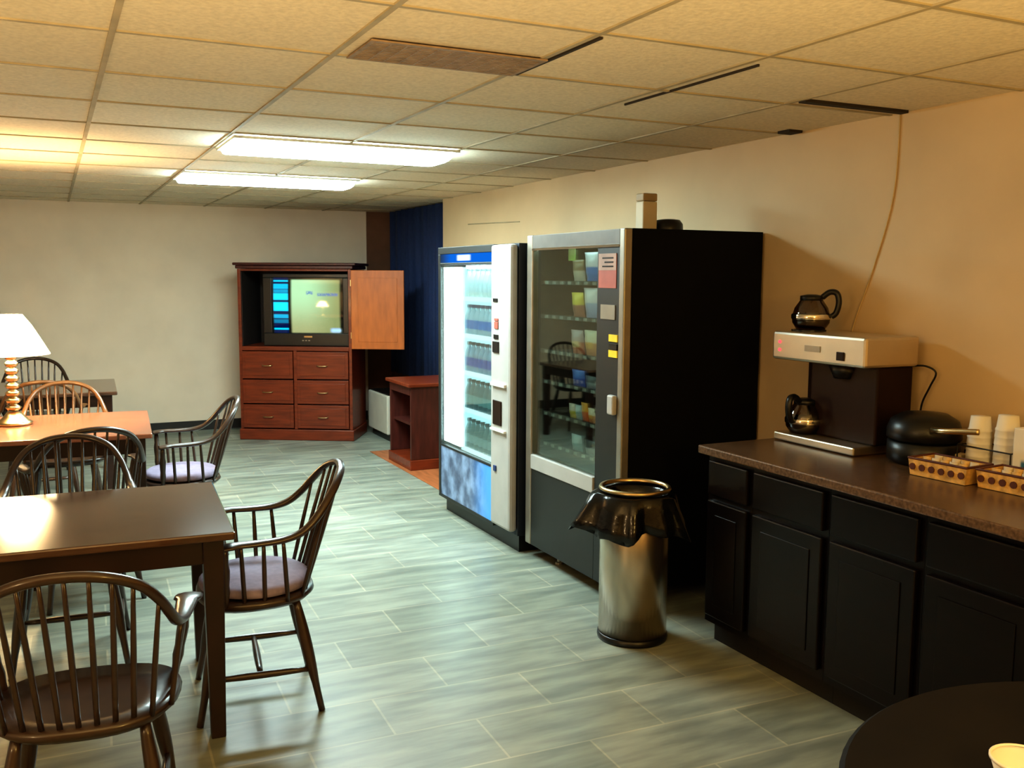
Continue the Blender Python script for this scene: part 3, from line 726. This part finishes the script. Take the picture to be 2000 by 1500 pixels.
o.name = 'brown_box'; tag(o, 'small dark brown box beside the pale carton and foam cups', 'box')

# cable and dark line on the wall
bm = bmesh.new(); sweep(bm, spline([(XW - .004, 2.945, H - .001), (XW - .004, 2.96, 1.95), (XW - .004, 3.06, 1.62), (XW - .004, 3.157, 1.36), (XW - .004, 3.19, 1.1), (XW - .004, 3.2, CZ + .02)]), lambda q: (.004, .003), 6)
o = ob('wall_cable', bm, M['cable'], smooth=True); tag(o, 'thin pale cable running down the right wall behind the coffee brewer', 'cable')
bm = bmesh.new(); sweep(bm, spline([(XW - .003, 7.53, 2.043), (XW - .003, 7.0, 2.03), (XW - .003, 6.54, 2.017)]), lambda q: (.004, .003), 6)  # thin dark line raised along the wall
o = ob('wall_line', bm, M['tbar'], smooth=True); tag(o, 'short thin dark line on the wall above the drink machine', 'wire')

# ------------------------------------------------------------------ dining tables
def table(loc, rz, w, d, label, top):
    """loc = near right corner on floor; extends to -x and +y"""
    t = thing('dining_table', label, 'table', loc, rz, 'dining tables')
    boxes('tabletop', [((-w, 0, .712), (0, d, .74))], top, t, .006)
    boxes('apron', [((-w + .06, .045, .625), (-.06, .065, .711)), ((-w + .06, d - .065, .625), (-.06, d - .045, .711)), ((-.065, .06, .625), (-.045, d - .06, .711)), ((-w + .045, .06, .625), (-w + .065, d - .06, .711))], M['tablewood'], t, .003)
    for lx in (-.035, -w + .105):
        for ly in (.03, d - .10):
            bm = bmesh.new(); vs = box(bm, (lx - .07, ly, .0), (lx, ly + .07, .711))
            for v in vs:
                if v.co.z < .1: v.co.x += (lx - .035 - v.co.x) * .3; v.co.y += (ly + .035 - v.co.y) * .3
            ob('leg', bm, M['tablewood'], t, False, .004)
    return t
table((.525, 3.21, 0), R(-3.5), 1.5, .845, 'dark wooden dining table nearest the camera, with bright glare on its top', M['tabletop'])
table((.464, 5.44, 0), R(-3.5), 1.5, .96, 'wooden dining table reddened under the lit lamp, middle of three', M['tabletop_lit'])
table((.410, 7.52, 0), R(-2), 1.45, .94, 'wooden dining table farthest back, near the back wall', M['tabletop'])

# ------------------------------------------------------------------ windsor armchairs
def make_chair():
    t = thing('windsor_chair', 'x', 'chair', (0, 0, 0), 0, 'windsor armchairs at the tables')
    # seat : rounded shield with slight dish
    bm = bmesh.new(); n = 36; top = []; bot = []; mid = []
    def outl(k, s):
        a = 2 * PI * k / n; ex = 2.6
        c, si = math.cos(a), math.sin(a)
        x = .245 * math.copysign(abs(c) ** (2 / ex), c); y = .215 * math.copysign(abs(si) ** (2 / ex), si)
        x *= 1 + .08 * (y / .215) ; return x * s, y * s
    for k in range(n):
        x, y = outl(k, .90); bot.append(bm.verts.new((x, y, .408)))
        x, y = outl(k, 1.); mid.append(bm.verts.new((x, y, .430)))
        x, y = outl(k, .97); top.append(bm.verts.new((x, y, .446)))
    inn = [bm.verts.new((*outl(k, .6), .436)) for k in range(n)]; c0 = bm.verts.new((0, -.01, .432)); cb = bm.verts.new((0, 0, .408))
    for A, B in ((bot, mid), (mid, top), (top, inn)):
        for k in range(n): bm.faces.new((A[k], A[(k + 1) % n], B[(k + 1) % n], B[k]))
    for k in range(n): bm.faces.new((inn[k], inn[(k + 1) % n], c0)); bm.faces.new((bot[(k + 1) % n], bot[k], cb))
    ob('seat', bm, M['chair'], t, True)
    # continuous arm bent up into the back hoop
    half = [(.272, .135, .662), (.268, .075, .668), (.262, .0, .668), (.255, -.085, .672), (.246, -.15, .69), (.232, -.20, .73), (.208, -.245, .785), (.165, -.285, .838), (.09, -.315, .873)]
    path = half + [(0, -.325, .884)] + [(-x, y, z) for x, y, z in half[::-1]]
    pts = spline(path, 5)
    def rad(q):
        e = min(q, 1 - q)
        wv = .040 if e < .05 else (.032 - .016 * min(1, (e - .05) / .2))
        return (wv, .010 + .004 * min(1, e / .25))
    def side(q):
        e = min(q, 1 - q); s = 1 if q < .5 else -1
        f = min(1, max(0, (e - .12) / .2))
        return (s * (1 - f) + .0, 1. * f * -1 * .6, f * .25)
    bm = bmesh.new(); sweep(bm, pts, rad, 10, side); ob('arm_hoop', bm, M['chair'], t, True)
    N_ = len(pts)
    def near(fx):
        return min(pts, key=fx)
    # back spindles
    for i in range(9):
        s = -1 + 2 * i / 8
        bx, by = .175 * s, -.185 + .03 * s * s
        # fan outward to the hoop
        tx = .205 * s
        tp = min((p for p in pts if p.y < -.14), key=lambda p: abs(p.x - tx))
        bm = bmesh.new(); rod(bm, (bx, by, .435), (tp.x, tp.y, tp.z - .004), .0075, .0055, 7, .0015); ob('spindle', bm, M['chair'], t, True)
    for sx in (-1, 1):
        for y0, y1 in ((-.10, -.085), (-.02, -.01), (.05, .055)):
            tp = min((p for p in pts if p.x * sx > .2), key=lambda p: abs(p.y - y1))
            bm = bmesh.new(); rod(bm, (.222 * sx, y0, .435), (tp.x, tp.y, tp.z - .004), .0075, .0065, 7, .0015); ob('spindle', bm, M['chair'], t, True)
        bm = bmesh.new(); pp = [Vector((.225 * sx, .115, .435)).lerp(Vector((.269 * sx, .115, .660)), k / 8) for k in range(9)]
        sweep(bm, pp, lambda q: (lambda r_: (r_, r_))(.010 + .006 * math.sin(PI * q) * (1 - .4 * math.sin(6 * PI * q))), 8); ob('arm_post', bm, M['chair'], t, True)
    legs = {}
    for sx in (-1, 1):
        for sy in (-1, 1):
            a_ = Vector((.155 * sx, .135 * sy, .412)); b_ = Vector((.215 * sx, .215 * sy, .002)); legs[sx, sy] = (a_, b_)
            pp = [a_.lerp(b_, k / 12) for k in range(13)]
            bm = bmesh.new(); sweep(bm, pp, lambda q: (lambda r_: (r_, r_))(.014 + .008 * math.sin(PI * min(1, q * 1.3)) - .004 * max(0, q - .6)), 10); ob('leg', bm, M['chair'], t, True)
    mids = []
    for sx in (-1, 1):
        p = legs[sx, 1][0].lerp(legs[sx, 1][1], .62); q = legs[sx, -1][0].lerp(legs[sx, -1][1], .62)
        bm = bmesh.new(); rod(bm, p, q, .009, .009, 8, .005); ob('stretcher', bm, M['chair'], t, True); mids.append(p.lerp(q, .5))
    bm = bmesh.new(); rod(bm, mids[0], mids[1], .009, .009, 8, .005); ob('stretcher', bm, M['chair'], t, True)
    return t
def add_pad(root):
    bm = bmesh.new(); lathe(bm, [(0, .447), (.19, .447), (.212, .456), (.212, .474), (.19, .488), (0, .494)], seg=40)
    for v in bm.verts: v.co.x *= 1.06; v.co.y = v.co.y * .97 - .002
    return ob('seat_pad', bm, M['pad'], root, True)
ch = make_chair()
spots = [((.648, 3.55), 83, 'windsor armchair with mauve seat pad at the right end of the nearest table', 'pad'),
         ((.04, 2.755), -8, 'windsor armchair seen from behind in the lower left corner, nearest the camera', None),
         ((.02, 4.28), 176, 'windsor armchair facing the camera on the far side of the nearest table', None),
         ((.105, 5.075), 9, 'windsor armchair with lit arm ends, its back toward the camera, at the lamp table', None),
         ((.635, 5.68), 88, 'windsor armchair with pale seat pad at the right end of the lamp table', 'pad'),
         ((.04, 6.60), 178, 'honey lit windsor armchair on the far side of the lamp table beside the lamp', 'warmly'),
         ((-.10, 7.33), 2, 'windsor armchair with its back toward the lamp table, at the farthest table', 'warmly'),
         ((-.15, 8.68), 180, 'windsor armchair facing the camera behind the farthest table, against the back wall', None)]
chairs = []
for i, (p, a_, lb, ex) in enumerate(spots):
    o = ch if i == 0 else dup(ch, (0, 0, 0), 0, lb)
    o.location = (p[0], p[1], 0); o.rotation_euler = (0, 0, R(a_)); o['label'] = lb; chairs.append((o, ex))
for o, ex in chairs:
    if ex == 'pad': add_pad(o)
    if ex == 'warmly':
        setmat(o, M['chair_lit'], ('arm_hoop', 'spindle', 'arm_post'))

# ------------------------------------------------------------------ table lamp
LX, LY = -.222, 6.08
t = thing('table_lamp', 'lit table lamp with white shade and ridged brass column on the middle table', 'lamp', (LX, LY, .7405))
bm = bmesh.new(); lathe(bm, [(0, 0), (.09, 0), (.097, .006), (.097, .014), (.085, .022), (.055, .05), (.035, .075), (0, .075)], seg=32); ob('lamp_base', bm, M['brass'], t, True)
pr = [(0, .076)]
for k in range(8):
    z = .08 + k * .042; pr += [(.016, z), (.030, z + .006), (.044 - .0012 * k, z + .020), (.030, z + .030), (.016, z + .041)]
pr += [(.012, .42), (0, .42)]
bm = bmesh.new(); lathe(bm, pr, seg=28); ob('lamp_column', bm, M['brass'], t, True)
bm = bmesh.new(); lathe(bm, [(.205, .405), (.165, .48), (.115, .57), (.070, .632)], seg=40); o = ob('lamp_shade', bm, M['shade'], t, True)
bm = bmesh.new(); lathe(bm, [(0, .44), (.022, .45), (.03, .485), (.02, .515), (0, .525)], seg=16); ob('bulb', bm, emit('bulb', (1, .8, .5), 20), t, True)

# ------------------------------------------------------------------ round table in the right foreground + cup
t = thing('round_table', 'dark round table in the lower right corner of the photo', 'table', (1.62, .76, 0))
bm = bmesh.new(); lathe(bm, [(0, .705), (.56, .705), (.575, .715), (.575, .732), (.565, .74), (0, .74)], seg=72); ob('tabletop', bm, M['round'], t)
bm = bmesh.new(); lathe(bm, [(0, .04), (.04, .04), (.035, .35), (.05, .70), (0, .704)], seg=24); ob('pedestal', bm, M['black'], t, True)
bm = bmesh.new(); lathe(bm, [(0, 0), (.28, 0), (.28, .015), (.06, .038), (0, .039)], seg=40); ob('pedestal_base', bm, M['black'], t)
t = thing('paper_cup', 'small cream cup or bowl standing on the dark round table', 'cup', (1.458, .990, .7405))
bm = bmesh.new(); lathe(bm, [(0, .001), (.038, .001), (.052, .045), (.0505, .045), (.037, .006), (0, .006)], seg=36); ob('cup_wall', bm, M['foam'], t, True)
bm = bmesh.new(); lathe(bm, [(.0505, .0455), (.0545, .047), (.0545, .051), (.0515, .0525), (.050, .049)], seg=36); ob('cup_rim', bm, M['foam'], t, True)

# ------------------------------------------------------------------ lights
def light(kind, name, loc, energy, colr, size=.1, rot=None, size_y=None, spread=None):
    l = bpy.data.lights.new(name, kind); l.energy = energy; l.color = colr
    if kind == 'AREA':
        l.size = size
        if size_y: l.shape = 'RECTANGLE'; l.size_y = size_y
        if spread: l.spread = spread
    else: l.shadow_soft_size = size
    o = bpy.data.objects.new(name, l); C.objects.link(o); o.location = loc
    if rot: o.rotation_euler = rot
    return o
light('POINT', 'lamp_bulb_light', (LX, LY, .74 + .55), 95, (1, .68, .32), .025)
def uplight(name, loc, energy, colr, ang):
    o = light('SPOT', name, loc, energy, colr, .06, (PI, 0, 0)); o.data.spot_size = R(ang); o.data.spot_blend = .35; return o
uplight('uplight_right', (2.45, .45, 1.2), 22, (1, .66, .16), 140)
uplight('ceiling_fill', (-.25, .55, 1.1), 210, (1, .72, .36), 162)  # added upward fill that brightens the ceiling, no fitting stands here
light('POINT', 'warm_fill_left', (-2.2, 1.0, 1.5), 40, (1, .70, .36), .15)  # added warm fill from out of view, no lamp body
light('POINT', 'warm_lamp_right', (1.3, -.7, 1.85), 60, (1, .66, .20), .12)
wd = bpy.data.worlds.new('world'); bpy.context.scene.world = wd; wd.use_nodes = True
wd.node_tree.nodes['Background'].inputs[0].default_value = (.02, .018, .015, 1)

# ------------------------------------------------------------------ camera
f_px, p_, yw_, r_, hh = 1843.988, .114, .4531, .0053, 1.6057
cyw, syw, cp, sp = math.cos(yw_), math.sin(yw_), math.cos(p_), math.sin(p_)
fw = Vector((syw * cp, cyw * cp, -sp)); rt = Vector((cyw, -syw, 0)); up = rt.cross(fw)
r2 = rt * math.cos(r_) + up * math.sin(r_); u2 = up * math.cos(r_) - rt * math.sin(r_)
cam = bpy.data.cameras.new('camera'); co = bpy.data.objects.new('camera', cam); C.objects.link(co)
co.matrix_world = Matrix(((r2.x, u2.x, -fw.x, 0), (r2.y, u2.y, -fw.y, 0), (r2.z, u2.z, -fw.z, hh), (0, 0, 0, 1)))
cam.sensor_width = 36; cam.sensor_fit = 'HORIZONTAL'; cam.lens = 36 * f_px / 2000; cam.clip_start = .02
sc = bpy.context.scene; sc.camera = co
sc.view_settings.view_transform = 'Standard'; sc.view_settings.look = 'Medium High Contrast'; sc.view_settings.exposure = .2; sc.view_settings.gamma = 1
